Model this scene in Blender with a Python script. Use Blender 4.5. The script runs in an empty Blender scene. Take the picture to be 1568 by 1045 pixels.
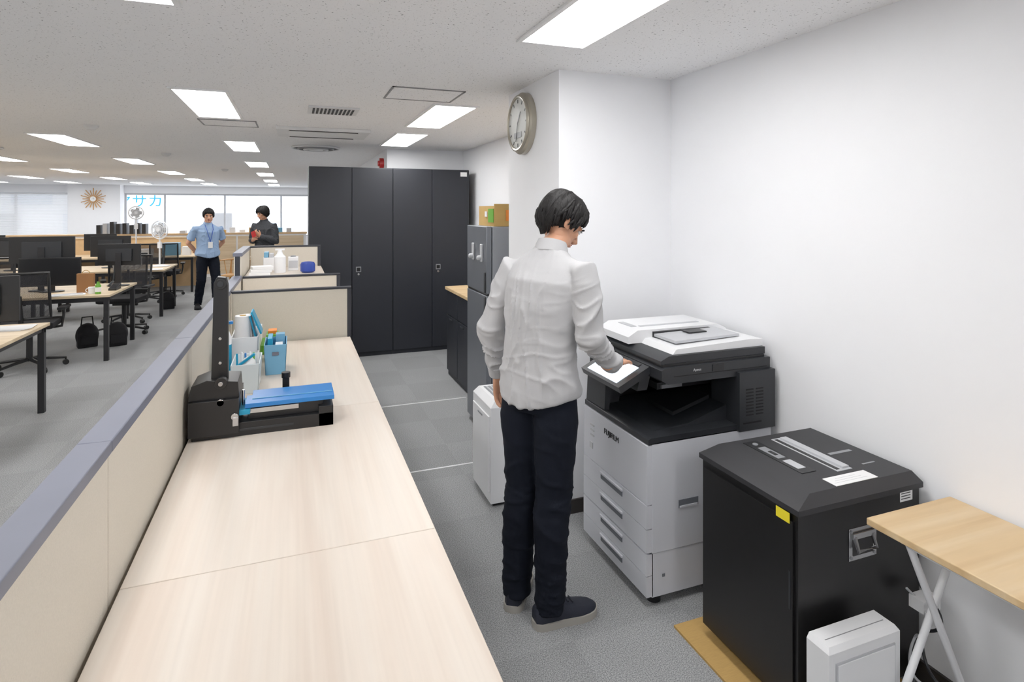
import bpy, bmesh, math, random
from mathutils import Vector, Matrix, noise
random.seed(7)
R=math.radians
scene=bpy.context.scene
try:
    scene.view_settings.view_transform='Standard'
    scene.view_settings.look='None'
    scene.view_settings.exposure=0.0
    scene.view_settings.gamma=1.1
except Exception as e: print(e)
COL=scene.collection

# ------------------------------------------------------------------ materials
def lin(c):
    out=[]
    for v in c[:3]:
        v=v/255.0
        out.append(v/12.92 if v<=0.04045 else ((v+0.055)/1.055)**2.4)
    return (out[0],out[1],out[2],1)
MATS={}
def mat(name,c,rough=.5,metal=0,var=.03,scale=8,bump=0,bscale=200,stretch=(1,1,1),emit=0,coat=0,spec=.5,bdist=.002):
    if name in MATS: return MATS[name]
    m=bpy.data.materials.new(name); m.use_nodes=True
    nt=m.node_tree; b=nt.nodes['Principled BSDF']
    L=lin(c)
    tc=nt.nodes.new('ShaderNodeTexCoord'); mp=nt.nodes.new('ShaderNodeMapping')
    mp.inputs['Scale'].default_value=stretch
    nt.links.new(tc.outputs['Object'],mp.inputs['Vector'])
    n=nt.nodes.new('ShaderNodeTexNoise'); n.inputs['Scale'].default_value=scale; n.inputs['Detail'].default_value=4
    nt.links.new(mp.outputs[0],n.inputs['Vector'])
    r=nt.nodes.new('ShaderNodeValToRGB')
    r.color_ramp.elements[0].position=.3; r.color_ramp.elements[1].position=.7
    r.color_ramp.elements[0].color=tuple(max(0,x*(1-var)) for x in L[:3])+(1,)
    r.color_ramp.elements[1].color=tuple(min(1,x*(1+var)) for x in L[:3])+(1,)
    nt.links.new(n.outputs['Fac'],r.inputs['Fac']); nt.links.new(r.outputs[0],b.inputs['Base Color'])
    b.inputs['Roughness'].default_value=rough; b.inputs['Metallic'].default_value=metal
    b.inputs['Specular IOR Level'].default_value=spec
    b.inputs['Coat Weight'].default_value=coat
    if bump:
        n2=nt.nodes.new('ShaderNodeTexNoise'); n2.inputs['Scale'].default_value=bscale; n2.inputs['Detail'].default_value=3
        nt.links.new(mp.outputs[0],n2.inputs['Vector'])
        bp=nt.nodes.new('ShaderNodeBump'); bp.inputs['Strength'].default_value=bump; bp.inputs['Distance'].default_value=bdist
        nt.links.new(n2.outputs['Fac'],bp.inputs['Height']); nt.links.new(bp.outputs[0],b.inputs['Normal'])
    if emit:
        b.inputs['Emission Color'].default_value=L; b.inputs['Emission Strength'].default_value=emit
    MATS[name]=m; return m

M_wall=mat('wall_paint',(246,247,250),.8,var=.004,spec=.25)
M_base=mat('baseboard_vinyl',(52,48,46),.5)
M_white=mat('white_plastic',(238,239,241),.4,var=.01)
M_whitem=mat('white_metal',(232,233,236),.35,var=.01)
M_prn=mat('printer_white',(209,211,218),.42,var=.01)
M_prnd=mat('printer_groove',(104,108,116),.6)
M_pblk=mat('printer_charcoal',(36,38,42),.42,var=.04)
M_pblk2=mat('printer_dark',(19,20,23),.4)
M_blk=mat('black_plastic',(20,20,22),.42,var=.05)
M_blkm=mat('black_metal',(26,26,29),.42,var=.03)
M_lock=mat('locker_steel',(29,32,40),.5,var=.03)
M_lockd=mat('locker_gap',(8,8,10),.8)
M_shr=mat('shredder_black',(14,13,14),.38,var=.03)
M_shrt=mat('shredder_lid',(40,40,43),.5,bump=.1,bscale=600,var=.03)
M_chrome=mat('chrome',(190,190,192),.22,metal=1)
M_grey=mat('grey_plastic',(140,142,146),.45)
M_lgrey=mat('light_grey_plastic',(190,192,196),.4)
M_yel=mat('yellow_label',(240,220,40),.6)
M_paper=mat('paper',(240,240,240),.8,var=.02)
M_card=mat('cardboard',(194,156,92),.85,var=.08,scale=30,stretch=(1,20,1))
M_cardd=mat('cardboard_box',(186,151,88),.85,var=.06)
M_blue=mat('blue_plastic',(32,120,196),.35,var=.02)
M_lblue=mat('light_blue_plastic',(110,168,202),.4)
M_teal=mat('teal_plastic',(20,150,192),.4)
M_green=mat('green_plastic',(100,165,50),.45)
M_orange=mat('orange_plastic',(230,130,35),.5)
M_red=mat('red_plastic',(190,35,35),.4)
M_trim=mat('partition_trim',(109,112,127),.45,var=.03)
M_trimd=mat('partition_edge_dark',(42,44,52),.5)
M_fab=mat('partition_fabric',(214,206,192),.95,var=.035,scale=260,bump=.4,bscale=500)
M_fridge=mat('fridge_silver',(115,119,126),.32,metal=.35,var=.02)
M_fridged=mat('fridge_side',(138,141,147),.45,metal=.1)
M_screen=mat('monitor_screen',(14,16,20),.25)
M_skin=mat('skin',(210,154,122),.5,var=.05,scale=20)
M_lip=mat('lips',(178,102,92),.5)
M_eye=mat('eye_white',(225,225,225),.3)
M_iris=mat('iris',(30,20,15),.2)
M_hair=mat('black_hair',(17,15,15),.62,var=.3,scale=60,bump=.9,bscale=110,stretch=(1,1,.15),bdist=.004,spec=.3)
M_shirt=mat('light_grey_shirt',(184,184,186),.9,var=.02,bump=.15,bscale=350,spec=.2)
M_trou=mat('navy_trousers',(18,22,32),.9,var=.08,bump=.2,bscale=300,spec=.2)
M_shoe=mat('navy_shoe',(28,32,45),.75,var=.1,bump=.3,bscale=300)
M_sole=mat('shoe_sole',(166,162,154),.7)
M_bshirt=mat('blue_shirt',(146,172,206),.85,var=.04)
M_jacket=mat('dark_jacket',(56,58,62),.9,var=.2,scale=60)
M_cloth=mat('black_cloth',(18,18,22),.9,var=.1)
M_wchair=mat('chair_wood',(200,150,90),.5,var=.1)
M_clockf=mat('clock_face',(200,202,198),.5)
M_clockr=mat('clock_rim',(168,162,148),.3,metal=.5)
M_scr=mat('lit_touch_screen',(225,238,250),.3,emit=.9)
M_vent=mat('vent_dark',(60,60,62),.7)
M_ceilm=mat('ceiling_panel_frame',(140,140,142),.5)
M_acw=mat('ac_white',(222,223,224),.5)
M_lampf=mat('lamp_frame',(240,240,240),.5)

def emis(name,c,s):
    m=bpy.data.materials.new(name); m.use_nodes=True; nt=m.node_tree
    b=nt.nodes['Principled BSDF']; b.inputs['Base Color'].default_value=(.9,.9,.9,1)
    b.inputs['Emission Color'].default_value=c; b.inputs['Emission Strength'].default_value=s
    return m
M_lamp=emis('lamp_diffuser',(1.0,.99,.98,1),15.6)

def wood(name,c1,c2,c3,sc=(14,.7,14),rough=.42,fine=.95):
    m=bpy.data.materials.new(name); m.use_nodes=True; nt=m.node_tree; b=nt.nodes['Principled BSDF']
    tc=nt.nodes.new('ShaderNodeTexCoord'); mp=nt.nodes.new('ShaderNodeMapping'); mp.inputs['Scale'].default_value=sc
    nt.links.new(tc.outputs['Object'],mp.inputs['Vector'])
    n=nt.nodes.new('ShaderNodeTexNoise'); n.inputs['Scale'].default_value=1.0; n.inputs['Detail'].default_value=3; n.inputs['Distortion'].default_value=.6
    n.inputs['Roughness'].default_value=.5
    nt.links.new(mp.outputs[0],n.inputs['Vector'])
    r=nt.nodes.new('ShaderNodeValToRGB'); e=r.color_ramp.elements
    e[0].position=.32; e[0].color=lin(c1); e[1].position=.68; e[1].color=lin(c3)
    k=e.new(.5); k.color=lin(c2)
    nt.links.new(n.outputs['Fac'],r.inputs['Fac'])
    mp2=nt.nodes.new('ShaderNodeMapping'); mp2.inputs['Scale'].default_value=(sc[0]*9,sc[1]*3,sc[2]*9)
    nt.links.new(tc.outputs['Object'],mp2.inputs['Vector'])
    n2=nt.nodes.new('ShaderNodeTexNoise'); n2.inputs['Scale'].default_value=1; n2.inputs['Detail'].default_value=3
    nt.links.new(mp2.outputs[0],n2.inputs['Vector'])
    mr=nt.nodes.new('ShaderNodeMapRange'); mr.inputs['From Min'].default_value=.3; mr.inputs['From Max'].default_value=.7
    mr.inputs['To Min'].default_value=fine; mr.inputs['To Max'].default_value=1.01
    nt.links.new(n2.outputs['Fac'],mr.inputs['Value'])
    mx=nt.nodes.new('ShaderNodeMix'); mx.data_type='RGBA'; mx.blend_type='MULTIPLY'; mx.inputs['Factor'].default_value=1
    nt.links.new(r.outputs[0],mx.inputs['A']); nt.links.new(mr.outputs[0],mx.inputs['B'])
    nt.links.new(mx.outputs['Result'],b.inputs['Base Color']); b.inputs['Roughness'].default_value=rough
    return m
M_wood=wood('counter_ash',(211,196,182),(217,205,192),(220,211,200),sc=(9,.5,9),fine=.955)
M_woodx=wood('desk_oak',(205,180,145),(216,194,160),(224,204,174),sc=(.8,14,14))
M_woody=wood('table_oak',(204,171,125),(215,185,140),(222,196,156),sc=(.9,16,14))
M_woodedge=mat('wood_edge',(206,172,128),.5,var=.08)

def carpet():
    m=bpy.data.materials.new('carpet_tile'); m.use_nodes=True; nt=m.node_tree; b=nt.nodes['Principled BSDF']
    tc=nt.nodes.new('ShaderNodeTexCoord')
    n=nt.nodes.new('ShaderNodeTexNoise'); n.inputs['Scale'].default_value=230; n.inputs['Detail'].default_value=3
    nt.links.new(tc.outputs['Object'],n.inputs['Vector'])
    r=nt.nodes.new('ShaderNodeValToRGB'); e=r.color_ramp.elements
    e[0].position=.34; e[0].color=lin((114,116,118)); e[1].position=.66; e[1].color=lin((180,181,182))
    nt.links.new(n.outputs['Fac'],r.inputs['Fac'])
    ch=nt.nodes.new('ShaderNodeTexChecker'); ch.inputs['Scale'].default_value=2
    ch.inputs['Color1'].default_value=(1,1,1,1); ch.inputs['Color2'].default_value=(.925,.925,.925,1)
    nt.links.new(tc.outputs['Object'],ch.inputs['Vector'])
    n3=nt.nodes.new('ShaderNodeTexNoise'); n3.inputs['Scale'].default_value=1.6; n3.inputs['Detail'].default_value=3
    nt.links.new(tc.outputs['Object'],n3.inputs['Vector'])
    mr=nt.nodes.new('ShaderNodeMapRange'); mr.inputs['To Min'].default_value=.88; mr.inputs['To Max'].default_value=1.1
    nt.links.new(n3.outputs['Fac'],mr.inputs['Value'])
    mx=nt.nodes.new('ShaderNodeMix'); mx.data_type='RGBA'; mx.blend_type='MULTIPLY'; mx.inputs['Factor'].default_value=1
    nt.links.new(r.outputs[0],mx.inputs['A']); nt.links.new(ch.outputs[0],mx.inputs['B'])
    m2=nt.nodes.new('ShaderNodeMix'); m2.data_type='RGBA'; m2.blend_type='MULTIPLY'; m2.inputs['Factor'].default_value=1
    nt.links.new(mx.outputs['Result'],m2.inputs['A']); nt.links.new(mr.outputs[0],m2.inputs['B'])
    nt.links.new(m2.outputs['Result'],b.inputs['Base Color']); b.inputs['Roughness'].default_value=.95
    b.inputs['Specular IOR Level'].default_value=.2
    bp=nt.nodes.new('ShaderNodeBump'); bp.inputs['Strength'].default_value=.3; bp.inputs['Distance'].default_value=.002
    nt.links.new(n.outputs['Fac'],bp.inputs['Height']); nt.links.new(bp.outputs[0],b.inputs['Normal'])
    return m
M_carpet=carpet()
def ceilmat():
    m=bpy.data.materials.new('acoustic_ceiling'); m.use_nodes=True; nt=m.node_tree; b=nt.nodes['Principled BSDF']
    tc=nt.nodes.new('ShaderNodeTexCoord')
    n=nt.nodes.new('ShaderNodeTexNoise'); n.inputs['Scale'].default_value=100; n.inputs['Detail'].default_value=2; n.inputs['Distortion'].default_value=.8
    nt.links.new(tc.outputs['Object'],n.inputs['Vector'])
    r=nt.nodes.new('ShaderNodeValToRGB'); e=r.color_ramp.elements
    e[0].position=.29; e[0].color=lin((145,145,147)); e[1].position=.35; e[1].color=lin((243,243,244))
    nt.links.new(n.outputs['Fac'],r.inputs['Fac'])
    nt.links.new(r.outputs[0],b.inputs['Base Color']); b.inputs['Roughness'].default_value=.9
    bp=nt.nodes.new('ShaderNodeBump'); bp.inputs['Strength'].default_value=.35; bp.inputs['Distance'].default_value=.003
    nt.links.new(n.outputs['Fac'],bp.inputs['Height']); nt.links.new(bp.outputs[0],b.inputs['Normal'])
    return m
M_ceil=ceilmat()
def meshmat():
    m=bpy.data.materials.new('chair_mesh'); m.use_nodes=True; nt=m.node_tree; b=nt.nodes['Principled BSDF']
    b.inputs['Base Color'].default_value=(.02,.02,.024,1); b.inputs['Roughness'].default_value=.8
    tc=nt.nodes.new('ShaderNodeTexCoord'); ch=nt.nodes.new('ShaderNodeTexChecker'); ch.inputs['Scale'].default_value=260
    nt.links.new(tc.outputs['Object'],ch.inputs['Vector'])
    mr=nt.nodes.new('ShaderNodeMapRange'); mr.inputs['To Min'].default_value=.45; mr.inputs['To Max'].default_value=.9
    nt.links.new(ch.outputs['Fac'],mr.inputs['Value']); nt.links.new(mr.outputs[0],b.inputs['Alpha'])
    return m
M_mesh=meshmat()

# ------------------------------------------------------------------ mesh builder
class MB:
    def __init__(s): s.bm=bmesh.new(); s.mats=[]; s.M=Matrix.Identity(4)
    def mi(s,m):
        if m is None: return 0
        if m not in s.mats: s.mats.append(m)
        return s.mats.index(m)
    def v(s,p): return s.bm.verts.new(s.M@Vector(p))
    def f(s,vs,i,flip=False):
        try:
            fc=s.bm.faces.new(vs); fc.material_index=i; return fc
        except ValueError: return None
    def box(s,x0,x1,y0,y1,z0,z1,m,T=None):
        i=s.mi(m); P=[Vector((x,y,z)) for z in (z0,z1) for x,y in ((x0,y0),(x1,y0),(x1,y1),(x0,y1))]
        if T is not None: P=[T@p for p in P]
        v=[s.v(p) for p in P]
        for q in ((3,2,1,0),(4,5,6,7),(0,1,5,4),(1,2,6,5),(2,3,7,6),(3,0,4,7)): s.f([v[k] for k in q],i)
    def boxc(s,c,d,m,rot=None):
        T=Matrix.Translation(Vector(c))
        if rot is not None: T=T@rot
        s.box(-d[0]/2,d[0]/2,-d[1]/2,d[1]/2,-d[2]/2,d[2]/2,m,T)
    def frustum(s,b,t,z0,z1,m):
        i=s.mi(m)
        lo=[s.v((x,y,z0)) for x,y in ((b[0],b[2]),(b[1],b[2]),(b[1],b[3]),(b[0],b[3]))]
        hi=[s.v((x,y,z1)) for x,y in ((t[0],t[2]),(t[1],t[2]),(t[1],t[3]),(t[0],t[3]))]
        s.f(lo[::-1],i); s.f(hi,i)
        for k in range(4): s.f([lo[k],lo[(k+1)%4],hi[(k+1)%4],hi[k]],i)
    def prism(s,poly,axis,a0,a1,m):
        i=s.mi(m)
        def pt(p,a):
            if axis=='x': return (a,p[0],p[1])
            if axis=='y': return (p[0],a,p[1])
            return (p[0],p[1],a)
        A=[s.v(pt(p,a0)) for p in poly]; B=[s.v(pt(p,a1)) for p in poly]
        s.f(A[::-1],i); s.f(B,i); n=len(poly)
        for k in range(n): s.f([A[k],A[(k+1)%n],B[(k+1)%n],B[k]],i)
    def rings(s,rs,m,cap=True):
        i=s.mi(m); V=[[s.v(p) for p in r] for r in rs]; n=len(V[0])
        for a,b in zip(V,V[1:]):
            for k in range(n): s.f([a[k],a[(k+1)%n],b[(k+1)%n],b[k]],i)
        if cap: s.f(V[0][::-1],i); s.f(V[-1],i)
    def tube(s,pts,rad,m,n=16,ref=(1,0,0),cap=True):
        pts=[Vector(p) for p in pts]; ref=Vector(ref); rs=[]
        if not isinstance(rad,(list,tuple)): rad=[rad]*len(pts)
        for k,p in enumerate(pts):
            t=(pts[min(k+1,len(pts)-1)]-pts[max(k-1,0)]).normalized()
            rf=ref if abs(ref.normalized().dot(t))<.95 else Vector((0,1,.1))
            u=(rf-t*rf.dot(t)).normalized(); w=t.cross(u)
            r=rad[k]; rx,ry=(r if isinstance(r,(tuple,list)) else (r,r))
            rs.append([p+u*math.cos(2*math.pi*j/n)*rx+w*math.sin(2*math.pi*j/n)*ry for j in range(n)])
        s.rings(rs,m,cap)
    def cyl(s,p0,p1,r,m,n=20,r1=None):
        s.tube([p0,p1],[r,r if r1 is None else r1],m,n)
    def sph(s,c,r,m,T=None,nu=20,nv=12):
        i=s.mi(m); c=Vector(c)
        if not isinstance(r,(tuple,list)): r=(r,r,r)
        T=T or Matrix.Identity(3)
        def P(a,e): return c+T@Vector((r[0]*math.cos(e)*math.cos(a),r[1]*math.cos(e)*math.sin(a),r[2]*math.sin(e)))
        top=s.v(P(0,math.pi/2)); bot=s.v(P(0,-math.pi/2)); R_=[]
        for j in range(1,nv): R_.append([s.v(P(2*math.pi*k/nu,-math.pi/2+math.pi*j/nv)) for k in range(nu)])
        for k in range(nu):
            s.f([bot,R_[0][(k+1)%nu],R_[0][k]],i); s.f([top,R_[-1][k],R_[-1][(k+1)%nu]],i)
            for a,b in zip(R_,R_[1:]): s.f([a[k],a[(k+1)%nu],b[(k+1)%nu],b[k]],i)
    def torus(s,c,R0,r,m,axis='z',n=40,k=8,sx=1,sy=1):
        i=s.mi(m); c=Vector(c); rs=[]
        for a in range(n):
            A=2*math.pi*a/n; ring=[]
            for b in range(k):
                B=2*math.pi*b/k; rr=R0+r*math.cos(B); p=(rr*math.cos(A)*sx,rr*math.sin(A)*sy,r*math.sin(B))
                if axis=='x': p=(p[2],p[0],p[1])
                if axis=='y': p=(p[0],p[2],p[1])
                ring.append(s.v(c+Vector(p)))
            rs.append(ring)
        for a in range(n):
            A=rs[a];B=rs[(a+1)%n]
            for b in range(k): s.f([A[b],A[(b+1)%k],B[(b+1)%k],B[b]],i)
    def addmesh(s,me,m,M=None):
        i=s.mi(m); M=M or Matrix.Identity(4)
        V=[s.v(M@v.co) for v in me.vertices]
        for p in me.polygons: s.f([V[k] for k in p.vertices],i)
    def text(s,t,size,M,m,ext=.001):
        cu=bpy.data.curves.new('t','FONT'); cu.body=t; cu.size=size; cu.extrude=ext; cu.align_x='CENTER'; cu.align_y='CENTER'
        ob=bpy.data.objects.new('t',cu); COL.objects.link(ob); bpy.context.view_layer.update()
        me=bpy.data.meshes.new_from_object(ob.evaluated_get(bpy.context.evaluated_depsgraph_get()))
        s.addmesh(me,m,M); bpy.data.objects.remove(ob)
    def mesh(s,name):
        bmesh.ops.recalc_face_normals(s.bm,faces=s.bm.faces[:])
        me=bpy.data.meshes.new(name); s.bm.to_mesh(me)
        for m in s.mats: me.materials.append(m)
        return me
    def done(s,name,bevel=0,seg=2,angle=35,loc=None,rot=0,base=True):
        me=s.mesh(name)
        cs=[v.co for v in me.vertices]
        if base and cs:
            o=Vector(((min(c.x for c in cs)+max(c.x for c in cs))/2,(min(c.y for c in cs)+max(c.y for c in cs))/2,min(c.z for c in cs)))
            me.transform(Matrix.Translation(-o))
        else: o=Vector((0,0,0))
        for p in me.polygons: p.use_smooth=True
        me.set_sharp_from_angle(angle=R(angle))
        ob=bpy.data.objects.new(name,me); COL.objects.link(ob)
        if loc is not None: ob.matrix_world=Matrix.Translation(Vector(loc))@Matrix.Rotation(rot,4,'Z')@Matrix.Translation(o)
        else: ob.location=o
        if bevel:
            b=ob.modifiers.new('bevel','BEVEL'); b.width=bevel; b.segments=seg; b.limit_method='ANGLE'; b.angle_limit=R(50)
        return ob

def remesh(mb,voxel,sm=4,fn=None):
    me=mb.mesh('tmp'); ob=bpy.data.objects.new('tmp',me); COL.objects.link(ob)
    r=ob.modifiers.new('r','REMESH'); r.mode='VOXEL'; r.voxel_size=voxel
    if sm: q=ob.modifiers.new('s','SMOOTH'); q.factor=.5; q.iterations=sm
    bpy.context.view_layer.update()
    m2=bpy.data.meshes.new_from_object(ob.evaluated_get(bpy.context.evaluated_depsgraph_get()))
    bpy.data.objects.remove(ob)
    if fn:
        cos=[(v.co.copy(),v.normal.copy()) for v in m2.vertices]
        for v,(c,n) in zip(m2.vertices,cos): v.co=fn(c,n)
    return m2

CEIL=2.41; XW=2.06
# ------------------------------------------------------------------ room shell
def shell(name,x0,x1,y0,y1,z0,z1,m):
    b=MB(); b.box(x0,x1,y0,y1,z0,z1,m); o=b.mesh(name)
    ob=bpy.data.objects.new(name,o); COL.objects.link(ob); return ob
XL=-9.0; YB=-2.6; YF=20.9
shell('floor',XL-.2,XW+.2,YB-.2,YF+.2,-.1,0,M_carpet)
shell('ceiling',XL-.2,XW+.2,YB-.2,YF+.2,CEIL,CEIL+.1,M_ceil)
shell('wall_right',XW,XW+.2,YB-.2,YF+.2,0,CEIL,M_wall)
shell('wall_left',XL-.2,XL,YB-.2,YF+.2,0,CEIL,M_wall)
shell('wall_rear',XL,XW,YB-.2,YB,0,CEIL,M_wall)
shell('wall_column',1.34,XW,2.85,3.63,0,CEIL,M_wall)
shell('wall_recess',1.08,XW,7.28,10.5,0,CEIL,M_wall)
b=MB()
b.box(XL,XW,YF,YF+.2,0,.76,M_wall); b.box(XL,XW,YF,YF+.2,2.17,CEIL,M_wall)
b.box(-6.19,-4.88,YF,YF+.2,.76,2.17,M_wall); b.box(1.2,XW,YF,YF+.2,.76,2.17,M_wall)
b.done('wall_far',base=False)
b=MB(); b.box(-6.19,-4.88,20.45,YF-.002,0,CEIL,M_wall); b.done('wall_pillar')
b=MB(); b.box(1.34,XW-.001,2.838,2.849,0,.075,M_base); b.box(1.328,1.339,2.838,3.64,0,.075,M_base); b.done('baseboard_column')
b=MB(); b.box(XW-.012,XW-.001,YB,2.83,0,.075,M_base); b.done('baseboard_right')
b=MB(); b.box(XW-.012,XW-.001,3.64,7.27,0,.075,M_base); b.done('baseboard_right.001')
def window(name,x0,x1,z0,z1,mull,y=YF):
    b=MB(); t=.05
    b.box(x0,x1,y+.05,y+.12,z0,z0+t,M_lgrey); b.box(x0,x1,y+.05,y+.12,z1-t,z1,M_lgrey)
    for x in [x0,x1-t]+[m-t/2 for m in mull]: b.box(x,x+t,y+.05,y+.12,z0+t,z1-t,M_lgrey)
    return b
b=window('w',-4.88,1.2,.76,2.17,[-3.8,-2.1,-.4]); b.done('window_1',base=False)
b=window('w',XL,-6.19,.76,2.17,[-7.6])
for k in range(46): b.boxc(((XL-6.19)/2,YF-.02,.79+k*.03),(2.75,.03,.003),M_white,Matrix.Rotation(R(55),4,'X'))
b.done('window_2',base=False)
b=MB()
M_ext=mat('exterior_facade',(232,235,240),.8); M_extw=mat('exterior_glass',(190,203,218),.3)
b.box(-22,8,30,34,-6,14,M_ext)
for k in range(14):
    for z in (-1.4,1.9): b.box(-21+k*2,-19.6+k*2,29.9,29.98,z,z+1.3,M_extw)
for k in range(9): b.box(-20+k*2.7,-18.9+k*2.7,29.85,29.9,.6,1.5,M_extw if k%3 else M_grey)
b.done('exterior_building')
b=MB(); Msg=mat('sign_cyan',(30,150,190),.5)
b.box(-6.6,-4.45,24.5,24.6,1.35,2.6,M_paper)
b.text('ヤサカ',.50,Matrix.Translation((-5.24,24.48,1.95))@Matrix.Rotation(R(90),4,'X'),Msg)
b.box(-5.4,-5.3,24.5,24.6,-4,1.35,M_grey)
b.done('street_sign')

# ------------------------------------------------------------------ ceiling fixtures
def troffer(x,y):
    b=MB(); w=.3;l=1.14;z=CEIL
    for a in ((x-.02,x,y-.02,y+l+.02),(x+w,x+w+.02,y-.02,y+l+.02),(x,x+w,y-.02,y),(x,x+w,y+l,y+l+.02)):
        b.box(a[0],a[1],a[2],a[3],z-.012,z-.001,M_lampf)
    b.box(x,x+w,y,y+l,z-.007,z-.002,M_lamp)
    b.done('ceiling_light')
for y in (-1.6,1.28,4.1,7.0,9.9,12.8,15.7,18.3):
    for x in (-7.5,-5.85,-4.15,-2.45,-.71): troffer(x,y)
for y in (-1.6,1.26,4.08,5.72): troffer(.95,y)
def panel(name,x0,x1,y0,y1):
    b=MB(); z=CEIL; t=.012
    b.box(x0,x1,y0,y0+t,z-.006,z-.001,M_ceilm); b.box(x0,x1,y1-t,y1,z-.006,z-.001,M_ceilm)
    b.box(x0,x0+t,y0,y1,z-.006,z-.001,M_ceilm); b.box(x1-t,x1,y0,y1,z-.006,z-.001,M_ceilm)
    b.box(x0+t,x1-t,y0+t,y1-t,z-.003,z-.001,M_ceil); b.done(name)
panel('ceiling_access_panel',.565,1.03,3.58,3.98); panel('ceiling_access_panel',-.75,-.3,5.42,5.8)
b=MB(); z=CEIL
b.box(.10,.46,4.45,4.77,z-.012,z-.001,M_acw)
for k in range(11): b.box(.13+k*.028,.145+k*.028,4.49,4.73,z-.016,z-.0125,M_vent)
b.done('ceiling_vent')
b=MB(); b.box(-.15,.68,5.63,6.2,z-.03,z-.001,M_acw); b.box(-.05,.58,5.72,6.11,z-.034,z-.0305,M_acw)
b.box(-.04,.57,5.66,5.685,z-.035,z-.0305,M_vent); b.box(-.04,.57,6.145,6.17,z-.035,z-.0305,M_vent); b.done('ceiling_air_conditioner',bevel=.004)
def diffuser(x,y,r=.27):
    b=MB()
    for k,(rr,dz) in enumerate(((r,.012),(r*.75,.022),(r*.5,.032))):
        b.torus((x,y,CEIL-dz),rr,.012,M_acw if k%2==0 else M_grey)
    b.cyl((x,y,CEIL-.008),(x,y,CEIL-.001),r,M_vent,32); b.cyl((x,y,CEIL-.04),(x,y,CEIL-.008),r*.3,M_acw); b.done('ceiling_air_diffuser')
diffuser(.25,7.4); diffuser(-3.6,8.7,.3)
for x,y in ((-1.6,8.9),(-3.0,6.5),(-1.2,12),(-1.7,6.2)):
    b=MB(); b.tube([(x,y,CEIL-.001),(x,y,CEIL-.02),(x,y,CEIL-.04)],[.06,.055,.03],M_acw,24); b.done('smoke_detector')

# ------------------------------------------------------------------ counter
CZ=.72; CX0=-.40; CX1=.387
ys=[-.73,.47,1.67,2.87,4.42]
for y0,y1 in zip(ys,ys[1:]):
    b=MB()
    b.box(CX0,CX1,y0+.001,y1-.001,CZ-.03,CZ,M_wood)
    b.box(CX0+.01,CX1-.03,y0+.01,y0+.04,0,CZ-.03,M_white); b.box(CX0+.01,CX1-.03,y1-.04,y1-.01,0,CZ-.03,M_white)
    b.box(CX0+.01,CX0+.03,y0+.04,y1-.04,.1,CZ-.03,M_white)
    b.done('counter_desk',bevel=.002)
def part_y(x0,x1,y0,y1,z,segs,name='desk_partition'):
    b=MB(); xm0,xm1=x0+.008,x1-.008
    ss=[y0]+segs+[y1]
    for a,c in zip(ss,ss[1:]): b.box(xm0,xm1,a+.003,c-.003,.06,z-.03,M_fab)
    b.box(xm0+.008,xm1-.008,y0,y1,.0,z-.03,M_trimd)
    for a,c in zip(ss,ss[1:]): b.box(x0,x1,a+.0008,c-.0008,z-.03,z,M_trim)
    b.done(name,bevel=.003)
part_y(-.478,-.406,-.73,4.44,1.10,[.435,1.635,2.835,3.95])
def part_x(x0,x1,y,z,name='desk_partition',t=.05):
    b=MB()
    b.box(x0,x1-.03,y+.004,y+t-.004,.06,z-.016,M_fab)
    b.box(x0,x1,y,y+t,z-.016,z,M_trimd); b.box(x1-.03,x1,y,y+t,0,z-.016,M_trimd); b.box(x0,x1-.03,y+.008,y+t-.008,0,.06,M_trimd)
    b.done(name,bevel=.003)
part_x(-.404,.40,4.445,1.085)
part_x(-.404,.385,5.36,1.09)
part_x(-.404,.26,6.32,1.29)
part_y(-.478,-.406,5.36,6.4,1.29,[])
part_y(-.478,-.406,4.445,5.355,1.10,[])
b=MB(); b.box(-.40,.37,4.5,5.355,.69,.72,M_wood)
for x,y in ((-.37,4.53),(.31,4.53),(-.37,5.3),(.31,5.3)): b.box(x,x+.04,y,y+.04,0,.69,M_blkm)
b.done('office_desk',bevel=.002)
b=MB(); b.box(-.40,.25,5.415,6.315,.02,1.05,M_white); b.box(-.402,.262,5.412,6.318,1.05,1.075,M_wood); b.box(.25,.256,5.43,5.86,.05,1.03,M_lgrey); b.box(.25,.256,5.87,6.30,.05,1.03,M_lgrey)
b.box(.256,.264,5.8,5.815,.5,.62,M_grey); b.box(.256,.264,5.915,5.93,.5,.62,M_grey); b.box(-.38,.23,5.44,6.3,0,.02,M_trimd)
b.done('storage_cabinet',bevel=.002)
b=MB(); b.tube([(-.12,5.75,1.076),(-.12,5.75,1.22)],[.05,.05],M_white,24)
b.tube([(-.12,5.75,1.22),(-.12,5.75,1.25),(-.12,5.75,1.28)],[.05,.025,.018],M_white); b.box(-.16,-.08,5.74,5.76,1.28,1.295,M_white); b.done('spray_bottle')
b=MB(); b.tube([(.12,5.68,1.076),(.12,5.68,1.09),(.12,5.68,1.15),(.12,5.68,1.17),(.12,5.68,1.175)],[.05,.065,.065,.055,.03],mat('navy_tape',(30,60,150),.4),24); b.done('tape_dispenser')
b=MB()
for k in range(3): b.boxc((-.28+k*.008,5.55+k*.01,1.090+k*.027),(.17,.13,.026),M_paper,Matrix.Rotation(R(6*k),4,'Z'))
b.done('paper_stack',bevel=.003)
b=MB(); b.box(-.05,.04,5.9,6.05,1.076,1.2,M_white); b.box(-.045,.035,5.897,5.9,1.10,1.17,M_lgrey); b.cyl((-.005,5.975,1.2),(-.005,5.975,1.212),.025,M_grey); b.done('storage_canister',bevel=.006)
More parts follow.
